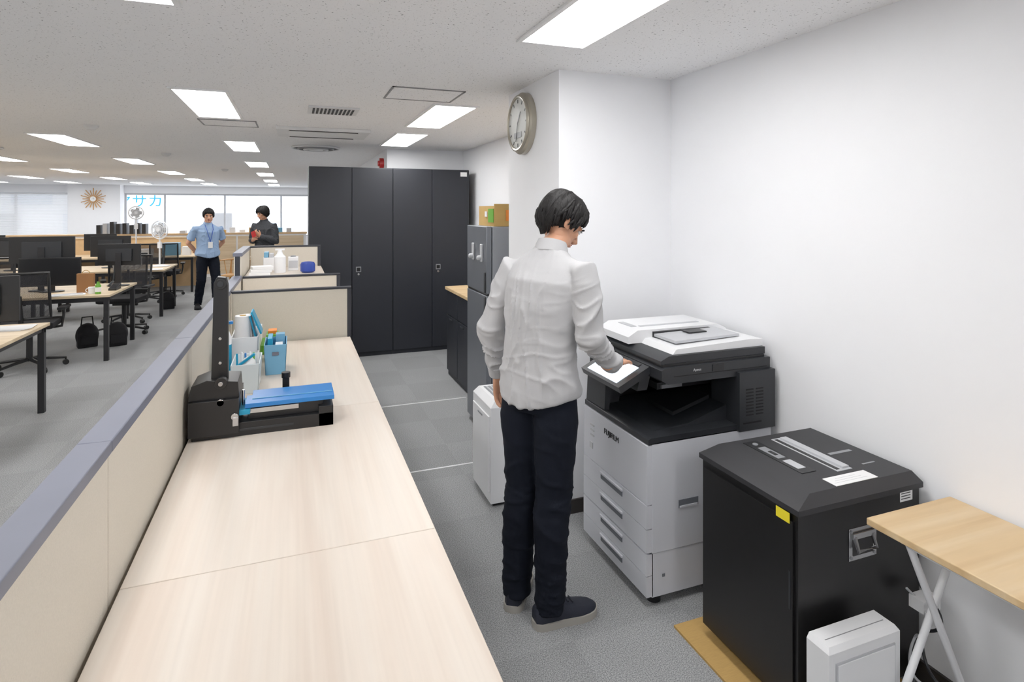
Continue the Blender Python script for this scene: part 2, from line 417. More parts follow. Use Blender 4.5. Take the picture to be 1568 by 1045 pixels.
b=MB(); b.box(-.27,-.17,5.95,6.1,1.076,1.2,M_white); b.box(-.265,-.225,5.96,6.09,1.2,1.25,M_lblue); b.box(-.22,-.18,5.96,6.09,1.2,1.235,M_lgrey); b.done('file_holder',bevel=.003)

# ------------------------------------------------------------------ stack paper cutter
b=MB()
b.box(-.385,.16,2.63,2.72,CZ,CZ+.055,M_blk)
b.box(-.385,.16,2.72,3.0,CZ,CZ+.02,M_blk)
b.box(-.395,-.21,2.61,2.85,CZ+.02,CZ+.16,M_blk)
b.prism([(-.395,CZ+.16),(-.21,CZ+.16),(-.215,CZ+.225),(-.33,CZ+.24),(-.385,CZ+.22),(-.395,CZ+.18)],'y',2.63,2.80,M_blk)
b.box(.10,.16,2.63,2.80,CZ,CZ+.085,M_blk)
b.box(-.19,.165,2.64,2.76,CZ+.108,CZ+.126,M_blue)
b.box(-.17,.165,2.76,2.85,CZ+.110,CZ+.121,M_blue)
b.box(-.165,.16,2.698,2.702,CZ+.126,CZ+.129,M_lblue)
b.box(-.24,-.17,2.63,2.80,CZ+.085,CZ+.105,M_teal)
b.box(-.18,.12,2.66,2.70,CZ+.055,CZ+.105,M_pblk2)
b.box(-.19,.02,2.655,2.66,CZ+.08,CZ+.1,M_chrome)
b.box(-.18,.12,2.80,2.92,CZ+.02,CZ+.04,M_pblk2)
b.prism([(-.318,CZ+.2),(-.255,CZ+.2),(-.256,CZ+.62),(-.264,CZ+.65),(-.295,CZ+.655),(-.308,CZ+.63)],'y',2.66,2.705,M_blk)
b.cyl((-.282,2.652,CZ+.625),(-.282,2.713,CZ+.625),.022,M_blk); b.cyl((-.282,2.648,CZ+.625),(-.282,2.652,CZ+.625),.012,M_pblk)
b.cyl((-.278,2.625,CZ+.15),(-.278,2.61,CZ+.15),.014,M_chrome)
b.cyl((-.278,2.66,CZ+.225),(-.278,2.62,CZ+.225),.024,M_blk); b.cyl((-.278,2.62,CZ+.225),(-.278,2.612,CZ+.225),.009,M_chrome)
for zz in (.3,.4): b.cyl((-.284,2.662,CZ+zz),(-.284,2.656,CZ+zz),.006,M_chrome,12)
b.cyl((-.20,2.70,CZ+.1),(-.20,2.70,CZ+.17),.006,M_chrome); b.cyl((-.225,2.612,CZ+.09),(-.225,2.602,CZ+.09),.014,M_chrome)
b.boxc((-.222,2.606,CZ+.07),(.022,.012,.035),M_chrome)
b.box(-.05,-.02,2.93,2.96,CZ+.02,CZ+.14,M_blk); b.cyl((-.035,2.945,CZ+.14),(-.035,2.945,CZ+.165),.02,M_blk)
b.box(-.2,.14,2.94,2.965,CZ+.02,CZ+.045,M_blk)
b.box(-.39,.0,2.628,2.6305,CZ+.02,CZ+.03,M_pblk)
b.done('paper_cutter',bevel=.004)

def opentub(b,x0,x1,y0,y1,z0,z1,m,t=.006,fl=.008):
    b.box(x0,x1,y0,y1,z0,z0+t,m)
    b.frustum((x0,x0+t,y0,y1),(x0-fl,x0+t-fl,y0-fl,y1+fl),z0,z1,m); b.frustum((x1-t,x1,y0,y1),(x1-t+fl,x1+fl,y0-fl,y1+fl),z0,z1,m)
    b.frustum((x0,x1,y0,y0+t),(x0-fl,x1+fl,y0-fl,y0+t-fl),z0,z1,m); b.frustum((x0,x1,y1-t,y1),(x0-fl,x1+fl,y1-t+fl,y1+fl),z0,z1,m)
b=MB(); opentub(b,-.15,-.045,3.54,3.76,CZ,CZ+.17,M_lblue); b.boxc((-.097,3.531,CZ+.12),(.035,.004,.02),M_trim)
b.box(-.14,-.115,3.57,3.72,CZ+.006,CZ+.20,M_teal); b.box(-.1,-.06,3.57,3.66,CZ+.006,CZ+.16,M_white); b.box(-.10,-.05,3.68,3.74,CZ+.006,CZ+.20,M_lblue)
b.done('desk_organizer_basket',bevel=.002)
M_clear=mat('frosted_plastic',(216,226,230),.25)
b=MB(); opentub(b,-.29,-.17,3.22,3.46,CZ,CZ+.15,M_clear)
for k in range(6): b.tube([(-.27+.018*k,3.3+.02*(k%3),CZ+.01),(-.275+.02*k,3.3+.03*(k%2),CZ+.19)],[.005,.005],[M_teal,M_white,M_blue,M_white,M_green,M_white][k],8)
b.box(-.27,-.19,3.25,3.4,CZ+.008,CZ+.10,M_paper); b.sph((-.22,3.3,CZ+.13),(.035,.05,.04),M_paper)
b.boxc((-.225,3.26,CZ+.165),(.09,.02,.012),M_teal,Matrix.Rotation(R(-35),4,'Y'))
b.done('pen_container',bevel=.002)
b=MB(); opentub(b,-.33,-.20,3.66,3.98,CZ,CZ+.2,M_white)
b.cyl((-.285,3.75,CZ+.05),(-.280,3.75,CZ+.31),.043,M_paper,28); b.cyl((-.280,3.75,CZ+.31),(-.280,3.75,CZ+.313),.018,M_card)
b.cyl((-.275,3.89,CZ+.05),(-.27,3.89,CZ+.29),.043,M_paper,28)
b.boxc((-.225,3.78,CZ+.24),(.010,.11,.14),M_teal,Matrix.Rotation(R(-14),4,'Y')); b.boxc((-.235,3.80,CZ+.2),(.010,.12,.16),M_lgrey,Matrix.Rotation(R(-6),4,'Y'))
b.boxc((-.205,3.76,CZ+.27),(.010,.13,.14),M_teal,Matrix.Rotation(R(-22),4,'Y'))
b.done('supply_box',bevel=.002)
b=MB(); b.tube([(-.345,3.5,CZ),(-.345,3.5,CZ+.24),(-.345,3.5,CZ+.27)],[.028,.028,.015],M_white); b.tube([(-.345,3.5,CZ+.27),(-.345,3.5,CZ+.31)],[.012,.012],M_blue); b.box(-.36,-.31,3.49,3.51,CZ+.31,CZ+.325,M_blue); b.tube([(-.345,3.5,CZ+.02),(-.345,3.5,CZ+.2)],[.0288,.0288],M_teal); b.done('cleaning_spray_bottle')
b=MB(); b.box(-.37,-.18,4.05,4.3,CZ,CZ+.06,M_green); b.box(-.36,-.2,4.06,4.28,CZ+.06,CZ+.16,M_white); b.box(-.34,-.22,4.08,4.25,CZ+.16,CZ+.20,M_lblue); b.done('file_trays',bevel=.003)
b=MB(); b.box(-.16,-.09,3.88,4.0,CZ,CZ+.16,M_green); b.box(-.15,-.10,3.90,3.98,CZ+.16,CZ+.18,M_orange); b.box(-.155,-.095,3.877,3.88,CZ+.04,CZ+.12,M_paper); b.done('tissue_pack',bevel=.006)

# ------------------------------------------------------------------ lockers
for k in range(2):
    b=MB(); x0=.152+k*.909; x1=x0+.907
    b.box(x0,x1,6.72,7.2,.0,2.13,M_lock)
    for j in range(2):
        a=x0+.004+j*.4535; b.box(a,a+.447,6.70,6.719,.05,2.12,M_lock)
    b.box(x0+.451,x0+.456,6.712,6.7205,.05,2.12,M_lockd)
    hx=x0+.4535+.045
    b.box(hx,hx+.055,6.694,6.70,.955,1.015,M_grey); b.box(hx+.008,hx+.047,6.691,6.694,.965,1.005,M_lockd)
    b.cyl((hx+.028,6.70,.93),(hx+.028,6.693,.93),.012,M_chrome)
    if k: b.box(x1-.11,x1-.03,6.698,6.70,2.05,2.10,M_paper)
    b.done('storage_locker',bevel=.002)
b=MB(); b.box(1.46,1.98,4.52,5.72,0,.85,M_lock)
for k in range(3):
    b.box(1.445,1.46,4.53+k*.4,4.92+k*.4,.05,.60,M_lock); b.box(1.445,1.46,4.53+k*.4,4.92+k*.4,.61,.84,M_lock); b.box(1.437,1.445,4.7+k*.4,4.8+k*.4,.56,.575,M_pblk)
b.box(1.43,2.0,4.5,5.74,.85,.88,M_woody); b.done('low_cabinet',bevel=.003)
b=MB(); b.box(1.34,1.9,3.97,4.47,.03,1.53,M_fridged)
b.box(1.295,1.335,3.972,4.468,1.045,1.53,M_fridge); b.box(1.295,1.335,3.972,4.468,.04,1.03,M_fridge)
b.box(1.30,1.345,3.975,4.465,1.03,1.045,M_blk)
b.box(1.285,1.296,3.985,4.01,1.05,1.2,M_pblk); b.box(1.285,1.296,3.985,4.01,.85,1.02,M_pblk)
b.tube([(1.295,4.07,1.30),(1.262,4.07,1.30),(1.25,4.07,1.30)],[.018,.018,.012],M_lgrey); b.tube([(1.295,4.28,1.30),(1.262,4.28,1.30),(1.25,4.28,1.30)],[.018,.018,.012],M_lgrey)
b.box(1.28,1.295,4.05,4.09,1.27,1.40,M_lgrey); b.box(1.28,1.295,4.26,4.30,1.27,1.40,M_lgrey)
for x in (1.4,1.85):
    for y in (4.02,4.42): b.cyl((x,y,0),(x,y,.03),.02,M_blk)
b.done('refrigerator',bevel=.006)
b=MB(); b.box(1.36,1.80,3.99,4.36,1.531,1.68,M_cardd); b.box(1.355,1.358,4.0,4.12,1.56,1.66,M_green); b.box(1.355,1.36,4.15,4.2,1.6,1.64,M_white)
b.box(1.45,1.6,3.986,3.99,1.57,1.65,M_orange); b.box(1.358,1.80,3.985,3.99,1.665,1.695,M_cardd)
b.done('cardboard_box')
b=MB(); b.box(1.02,1.31,3.05,3.39,.02,.55,M_white); b.frustum((1.02,1.31,3.05,3.39),(1.05,1.30,3.07,3.37),.55,.585,M_white)
b.box(1.07,1.28,3.1,3.34,.583,.588,M_grey)
for k in range(8): b.box(1.08+k*.025,1.09+k*.025,3.11,3.33,.588,.591,M_lgrey)
b.box(1.012,1.02,3.07,3.37,.08,.5,M_white); b.box(1.04,1.29,3.07,3.37,0,.02,M_blk); b.box(1.008,1.012,3.18,3.26,.47,.48,M_grey)
b.done('air_purifier',bevel=.014,seg=3)
for y,x1 in ((4.92,1.42),(3.63,1.33)):
    b=MB(); b.box(.42,x1,y,y+.014,0,.003,M_white); b.done('floor_joint_strip')

# ------------------------------------------------------------------ wall clock
b=MB(); cy,cz=3.34,2.184
b.tube([(1.339,cy,cz),(1.31,cy,cz),(1.295,cy,cz)],[(.185,.19),(.185,.19),(.172,.177)],M_clockr,48,ref=(0,1,0))
b.tube([(1.296,cy,cz),(1.292,cy,cz)],[(.155,.16),(.155,.16)],M_clockf,48,ref=(0,1,0))
b.torus((1.294,cy,cz),.165,.012,M_clockr,'x',48)
for k in range(12):
    a=k*math.pi/6; b.boxc((1.291,cy+.135*math.sin(a),cz+.135*math.cos(a)),(.002,.008,.022),M_pblk2,Matrix.Rotation(-a,4,'X'))
for a,l,w in ((R(35),.085,.008),(R(195),.12,.006)):
    b.boxc((1.289,cy-math.sin(a)*l*.45,cz+math.cos(a)*l*.45),(.002,w,l),M_pblk2,Matrix.Rotation(a,4,'X'))
b.box(1.29,1.2915,cy-.06,cy+.06,cz-.09,cz-.055,M_grey)
b.done('wall_clock')

# ------------------------------------------------------------------ copier
b=MB(); y0,y1=2.05,2.61
b.box(1.39,2.02,y0,y1,.225,.68,M_prn); b.box(1.39,2.02,y0+.003,y1-.003,.04,.222,M_prn); b.box(1.40,2.01,y0+.006,y1-.006,.215,.23,M_prnd)
b.box(1.366,1.39,y0+.001,y1-.001,.428,.672,M_prn)
for za,zb in ((.328,.424),(.229,.324),(.134,.221),(.045,.13)):
    b.box(1.363,1.39,y0+.002,y1-.002,za,zb,M_prn)
    b.box(1.360,1.3635,2.24,2.43,zb-.045,zb-.018,M_prnd); b.box(1.355,1.3625,2.235,2.435,zb-.02,zb-.012,M_prn)
b.box(1.385,1.395,y0+.003,y1-.003,.045,.67,M_prnd)
for x in (1.43,1.95):
    for y in (2.1,2.55): b.cyl((x,y,0),(x,y,.045),.03,M_blk)
b.boxc((1.57,y0-.0005,.408),(.10,.003,.034),M_prnd); b.boxc((1.57,y0-.002,.396),(.09,.004,.008),M_prn)
b.boxc((1.445,y0-.001,.125),(.012,.003,.012),M_prnd)
for z in (.60,.575,.55): b.boxc((1.365,2.52,z),(.004,.035,.008),M_lgrey)
b.boxc((1.365,2.53,.50),(.004,.03,.03),M_lgrey)
b.prism([(1.372,.676),(2.02,.676),(2.02,.703),(1.385,.703),(1.372,.697)],'y',y0,y1,M_pblk)
b.box(1.95,2.02,y0+.01,y1,.703,.92,M_pblk2)
b.box(1.40,1.95,2.575,y1,.703,.92,M_pblk2)
b.prism([(1.385,.703),(1.50,.703),(1.54,.92),(1.40,.92)],'y',2.50,2.575,M_pblk)
b.box(1.83,2.03,2.035,2.22,.675,.935,M_pblk)
for k in range(9):
    for j in range(2): b.boxc((1.885+j*.055,2.0335,.745+k*.014),(.04,.002,.005),M_lockd)
b.boxc((1.90,2.034,.71),(.10,.003,.006),M_lockd)
b.prism([(1.44,.703),(1.62,.712),(1.83,.77),(1.95,.78),(1.95,.703)],'y',2.12,2.50,M_pblk)
b.prism([(1.60,.722),(1.80,.778),(1.80,.795),(1.60,.739)],'y',2.2,2.42,M_pblk2)
b.box(1.55,1.95,2.25,2.575,.83,.86,M_pblk2)
b.box(1.57,1.68,2.24,2.25,.835,.852,M_grey)
b.prism([(1.44,.935),(1.47,.915),(2.02,.915),(2.02,.985),(1.46,.985),(1.44,.975)],'y',2.055,y1,M_pblk)
b.box(1.70,1.76,2.052,2.0555,.95,.98,M_pblk2); b.box(1.50,2.0,2.053,2.056,.945,.947,M_lockd)
b.box(1.46,2.0,2.07,y1-.005,.985,.996,M_pblk2)
b.prism([(1.45,.996),(2.01,.996),(2.01,1.028),(1.49,1.028),(1.45,1.01)],'y',2.075,y1-.005,M_pblk)
b.prism([(1.52,1.029),(2.01,1.029),(2.01,1.060),(1.94,1.064),(1.54,1.050)],'y',2.09,2.36,M_white)
b.prism([(1.45,1.029),(2.01,1.029),(2.01,1.066),(1.96,1.088),(1.50,1.088),(1.45,1.060)],'y',2.33,y1-.01,M_white)
b.box(1.58,1.90,2.315,2.33,1.05,1.078,M_pblk2)
b.prism([(1.58,1.058),(1.93,1.068),(1.93,1.078),(1.58,1.070)],'y',2.15,2.315,M_lgrey)
b.box(1.72,1.82,2.24,2.30,1.0765,1.081,M_pblk2); b.box(1.56,1.90,2.40,2.42,1.0875,1.091,M_lgrey)
b.boxc((1.53,2.47,1.089),(.03,.12,.004),M_lgrey)
Tp=Matrix.Translation((1.365,2.31,.925))@Matrix.Rotation(R(-26),4,'Y')
b.box(-.085,.085,-.17,.17,-.018,.012,M_pblk,Tp); b.box(-.07,.055,-.13,.13,.0122,.0145,M_scr,Tp); b.box(.062,.078,-.12,.12,.0122,.0145,M_pblk2,Tp)
b.prism([(1.40,.86),(1.45,.86),(1.47,.93),(1.42,.935)],'y',2.18,2.50,M_pblk)
b.prism([(1.375,.703),(1.40,.703),(1.42,.86),(1.385,.88)],'y',2.42,2.60,M_pblk)
TT=Matrix(((0,0,-1,1.3648),(-1,0,0,2.34),(0,1,0,.612),(0,0,0,1)))
b.text('FUJIFILM',.036,TT,M_pblk2,.0012)
TT=Matrix(((1,0,0,1.62),(0,0,-1,2.0545),(0,1,0,.965),(0,0,0,1)))
b.text('Apeos',.016,TT,M_lgrey,.0008)
b.done('office_copier',bevel=.004)

# ------------------------------------------------------------------ shredder
b=MB(); x0,x1,y0,y1=1.485,2.035,1.395,1.85
b.box(x0,x1,y0,y1,.05,.70,M_shr)
b.box(x0-.008,x0+.01,y0+.015,y1-.01,.07,.66,M_shr)
b.frustum((x0-.012,x1+.004,y0-.012,y1+.008),(x0-.012,x1+.004,y0-.012,y1+.008),.690,.708,M_shrt)
b.frustum((x0-.012,x1+.004,y0-.012,y1+.008),(x0+.06,x1-.02,y0+.012,y1-.02),.708,.742,M_shrt)
zt=.742
b.box(1.765,1.835,1.49,1.79,zt-.001,zt+.0015,M_lgrey); b.box(1.772,1.787,1.50,1.78,zt+.0013,zt+.003,M_pblk2)
b.box(1.80,1.83,1.50,1.78,zt+.0015,zt+.008,M_lgrey)
b.box(1.635,1.70,1.52,1.80,zt-.001,zt+.002,M_pblk2); b.box(1.65,1.685,1.55,1.62,zt+.002,zt+.0035,M_lgrey); b.box(1.65,1.685,1.64,1.74,zt+.002,zt+.0035,M_grey)
b.box(1.66,1.675,1.665,1.70,zt+.0035,zt+.005,M_pblk2); b.cyl((1.667,1.77,zt),(1.667,1.77,zt+.005),.01,M_grey,16)
b.boxc((1.76,1.437,zt+.002),(.19,.055,.002),M_paper)
for k in range(3): b.boxc((1.75,1.425+k*.012,zt+.0032),(.15-.03*k,.0012,.0004),M_lgrey)
b.box(1.86,1.97,1.6,1.615,zt,zt+.001,M_grey); b.box(1.90,1.96,1.5,1.507,zt,zt+.001,M_grey)
b.box(x0-.011,x0-.0085,1.42,1.475,.652,.685,M_yel)
b.box(1.94,2.0,y0-.0015,y0-.0002,.65,.685,M_paper)
for k in range(3): b.box(1.945,1.99,y0-.002,y0-.0015,.658+k*.009,.661+k*.009,M_pblk2)
hx,hz=1.762,.551
b.boxc((hx,y0-.001,hz),(.125,.004,.105),M_chrome); b.boxc((hx,y0-.0035,hz),(.09,.003,.075),M_vent)
b.tube([(hx-.04,y0-.006,hz+.025),(hx-.04,y0-.02,hz-.015),(hx+.04,y0-.02,hz-.015),(hx+.04,y0-.006,hz+.025)],.007,M_chrome,10)
b.boxc((hx,y0-.006,hz+.028),(.1,.008,.018),M_chrome)
for sx in (-1,1):
    for sz in (-1,1): b.cyl((hx+sx*.053,y0-.002,hz+sz*.043),(hx+sx*.053,y0-.006,hz+sz*.043),.005,M_grey,10)
for x in (x0+.05,x1-.05):
    for y in (y0+.05,y1-.05): b.cyl((x-.012,y,.032),(x+.012,y,.032),.022,M_blk); b.cyl((x,y,.03),(x,y,.06),.012,M_grey)
b.box(x0-.0095,x0-.0075,y0+.022,y0+.030,.38,.5,M_pblk)
b.done('paper_shredder',bevel=.005)
b=MB(); b.box(1.405,1.99,1.30,1.925,0,.009,M_card); b.done('cardboard_sheet')

# ------------------------------------------------------------------ folding table
b=MB(); b.box(1.66,2.045,.45,1.30,.675,.697,M_woody)
def rod(p,q,r=.011): b.cyl(p,q,r,M_whitem,14)
for y in (1.20,.55):
    rod((1.70,y,.675),(2.01,y-.01,.012)); rod((1.99,y+.02,.675),(1.62,y+.03,.012))
rod((1.62,.58,.012),(1.62,1.23,.012)); rod((2.01,.54,.012),(2.01,1.19,.012)); rod((1.70,.55,.662),(1.70,1.2,.662)); rod((1.99,.57,.662),(1.99,1.22,.662))
b.done('folding_table',bevel=.003)
b=MB(); b.box(1.465,1.76,1.265,1.345,.01,.345,M_white); b.frustum((1.465,1.76,1.265,1.345),(1.475,1.75,1.275,1.345),.345,.360,M_white)
b.box(1.49,1.735,1.261,1.265,.03,.315,M_lgrey); b.box(1.495,1.73,1.2585,1.261,.035,.31,M_white)
b.box(1.49,1.735,1.30,1.303,.360,.3605,M_grey); b.done('document_case',bevel=.005)
b=MB(); pts=[]
for k in range(60):
    t=k/59; pts.append((1.95+.045*math.sin(t*17)*t,1.30+.04*math.cos(t*13),.42-.41*t))
b.tube(pts,.005,M_pblk,8,ref=(0,0,1)); pts=[(p[0]-.04+.02*math.sin(k*.3),p[1]+.01,p[2]*.9+.012) for k,p in enumerate(pts)]
b.tube(pts,.004,M_lgrey,8,ref=(0,0,1)); b.box(1.92,2.0,1.30,1.35,.33,.37,M_white); b.done('power_cable')

# ------------------------------------------------------------------ people
def sstep(a,b_,x):
    t=max(0,min(1,(x-a)/(b_-a))); return t*t*(3-2*t)
def interp(tab,x):
    for (a,b0),(c,d) in zip(tab,tab[1:]):
        if x<=c: return b0+(d-b0)*(x-a)/(c-a)
    return tab[-1][1]
def head(out,M,hair=1.0,long=0,hm=None):
    h=MB()
    h.sph((0,-.012,.025),(.073,.092,.086),None); h.sph((0,.028,-.028),(.060,.060,.084),None)
    h.sph((0,.05,-.088),(.034,.032,.024),None)
    for s in (-1,1):
        h.sph((s*.034,.018,-.058),(.028,.045,.036),None); h.sph((s*.038,.058,-.022),(.022,.022,.02),None)
        h.sph((s*.073,-.008,-.010),(.008,.019,.031),None,Matrix.Rotation(R(-14),3,'X')@Matrix.Rotation(R(s*20),3,'Z'))
        h.sph((s*.072,.0,-.03),(.007,.010,.012),None)
    h.sph((0,.072,.016),(.050,.020,.012),None)
    h.tube([(0,.084,.008),(0,.096,-.014),(0,.108,-.034),(0,.094,-.044)],[.008,.010,.014,.010],None)
    h.sph((.011,.094,-.038),.009,None); h.sph((-.011,.094,-.038),.009,None)
    h.sph((0,.082,-.064),(.024,.012,.012),None)
    me=remesh(h,.0042,3); out.addmesh(me,M_skin,M)
    out.M=out.M@M
    out.sph((0,.091,-.0585),(.021,.006,.0035),M_lip); out.sph((0,.091,-.0665),(.018,.006,.004),M_lip)
    for s in (-1,1):
        out.sph((s*.031,.078,-.001),(.013,.009,.007),M_eye); out.sph((s*.031,.0855,-.001),(.005,.003,.005),M_iris)
        out.boxc((s*.032,.089,.017),(.028,.006,.005),M_hair,Matrix.Rotation(R(-s*6),4,'Y')); out.boxc((s*.031,.087,.0055),(.026,.004,.002),M_hair)
    tab=[(0,.052),(30,.047),(48,.030),(60,.0),(72,-.022),(80,-.030),(86,.002),(108,-.004),(118,-.048),(140,-.088),(180,-.098)]
    if long: tab=[(0,.05),(40,.035),(60,-.02),(80,-.06),(110,-.09),(180,-.12)]
    nu,nv=96,56; hi=out.mi(hm or M_hair); V=[]
    c=Vector((0,-.014,.018))
    def sp(x,e): return math.copysign(abs(x)**e,x)
    for j in range(nv+1):
        e=-math.pi/2+math.pi*j/nv; row=[]
        for k in range(nu):
            a=2*math.pi*k/nu; deg=abs((math.degrees(a)+180)%360-180)
            ce=sp(math.cos(e),.72); se=sp(math.sin(e),.95)
            rx,ry,rz=.084*hair,.106*hair,.104+.012*(hair-1)
            p=Vector((rx*ce*math.sin(a),ry*ce*math.cos(a),rz*se))
            z=p.z+c.z; zh=interp(tab,deg)+.016*noise.noise(Vector((math.sin(a)*6,math.cos(a)*6,1)))
            t=sstep(zh-.012,zh+.010,z)
            if z<.0: taper=1-.10*sstep(0,-.09,z) if deg>100 else 1
            else: taper=1
            st=.016*noise.noise(Vector((math.sin(a)*9+z*8,math.cos(a)*9,z*9)))+.02*noise.noise(Vector((math.sin(a)*24,math.cos(a)*24,z*8+5)))
            f=(.80+(.20)*t)*taper*(1+st*2.0*t)
            row.append(out.v(c+p*f))
        V.append(row)
    for A,B in zip(V,V[1:]):
        for k in range(nu): out.f([A[k],A[(k+1)%nu],B[(k+1)%nu],B[k]],hi)
    rg=random.Random(3)
    for q in range(150):
        a=rg.uniform(0,2*math.pi); deg=abs((math.degrees(a)+180)%360-180)
        if deg<25 and rg.random()<.3: continue
        zh=interp(tab,deg); z1=zh+rg.uniform(.03,.085)
        pts=[]
        for t in (0,.35,.7,1):
            z=z1+(zh-.008-z1)*t; zz=max(-.98,min(.98,(z-c.z)/(.104)))
            ce=math.sqrt(max(0.02,1-abs(zz)**(2/.95)))**.72
            rr=1.0+.028*math.sin(t*2.5)-.05*max(0,-z*8)*(deg>100)
            aa=a+.12*t*(1 if q%2 else -1)
            pts.append((c.x+.084*hair*ce*math.sin(aa)*rr,c.y+.106*hair*ce*math.cos(aa)*rr,z))
        out.tube(pts,[.006,.008,.0055,.0015],hm or M_hair,6,ref=(math.cos(a),math.sin(a),.01))
    out.M=out.M@M.inverted()
def hand(out,pos,d,up,s,curl=20,spread=1):
    d=Vector(d).normalized(); up=Vector(up); z=(up-d*up.dot(d)).normalized(); x=d.cross(z)
    M=Matrix(((x.x,d.x,z.x,pos[0]),(x.y,d.y,z.y,pos[1]),(x.z,d.z,z.z,pos[2]),(0,0,0,1)))
    h=MB()
    h.tube([(0,-.07,0),(0,-.02,0),(0,.01,0),(0,.05,-.001),(0,.08,0),(0,.09,0)],[(.03,.024),(.026,.019),(.028,.017),(.039,.015),(.041,.012),(.036,.009)],None,20)
    for k,(fx,L,sp) in enumerate(((.031,.071,.10),(.0105,.079,.03),(-.0105,.073,-.04),(-.031,.057,-.12))):
        fx*=s; sp*=s*spread
        p=Vector((fx,.072,0)); pts=[p]; rad=[.0098]
        ang=R(curl*.4); base=Vector((math.sin(sp),math.cos(sp),0)); q=Vector((fx,.088,0)); pts.append(q); rad.append(.0095)
        for seg,r in ((.42,.0088),(.32,.0082),(.26,.0068)):
            q=q+(base*math.cos(ang)+Vector((0,0,-math.sin(ang))))*L*seg; pts.append(q); rad.append(r); ang+=R(curl)
        h.tube(pts,rad,None,12); h.sph(pts[-1],.0068,None,nu=10,nv=8)
    pts=[(s*.018,.012,-.004),(s*.038,.036,-.009),(s*.053,.060,-.014),(s*.060,.082,-.020)]
    h.tube(pts,[.014,.0125,.0105,.0085],None,12); h.sph(pts[-1],.0085,None,nu=10,nv=8)
    me=remesh(h,.003,2); out.addmesh(me,M_skin,M)
def shoe(out,heel,d,L=.275,m=M_shoe,sm=M_sole):
    d=Vector((d[0],d[1],0)).normalized(); x=Vector((d.y,-d.x,0)); o=Vector((heel[0],heel[1],0))
    sec=[(0,.024,.080),(.02,.035,.092),(.06,.038,.102),(.11,.039,.092),(.15,.044,.072),(.19,.049,.060),(.225,.046,.052),(.25,.037,.045),(.268,.020,.037),(.275,.006,.030)]
    k=L/.275; rs=[]; n=14
    for y,w,hh in sec:
        ring=[]
        for j in range(n+1):
            a=math.pi*j/n; cx=math.copysign(abs(math.cos(a))**.7,math.cos(a)); ring.append(o+d*(y*k)+x*(w*cx)+Vector((0,0,.02+(hh-.02)*math.sin(a)**.75)))
        rs.append(ring)
    out.rings(rs,m)
    pol=[(y,w+.006) for y,w,_ in sec]
    P=[o+d*(-.008)]+[o+d*(y*k)+x*w for y,w in pol]+[o+d*(L+.006)]+[o+d*(y*k)-x*w for y,w in pol[::-1]]
    out.rings([[p for p in P],[p+Vector((0,0,.027)) for p in P]],sm)
    for y in (.10,.12,.14,.16):
        zz=interp([(0,.085),(.1,.096),(.2,.06)],y)+.002
        out.tube([o+d*y-x*.02+Vector((0,0,zz-.004)),o+d*y+Vector((0,0,zz)),o+d*y+x*.02+Vector((0,0,zz-.004))],.003,m,6)
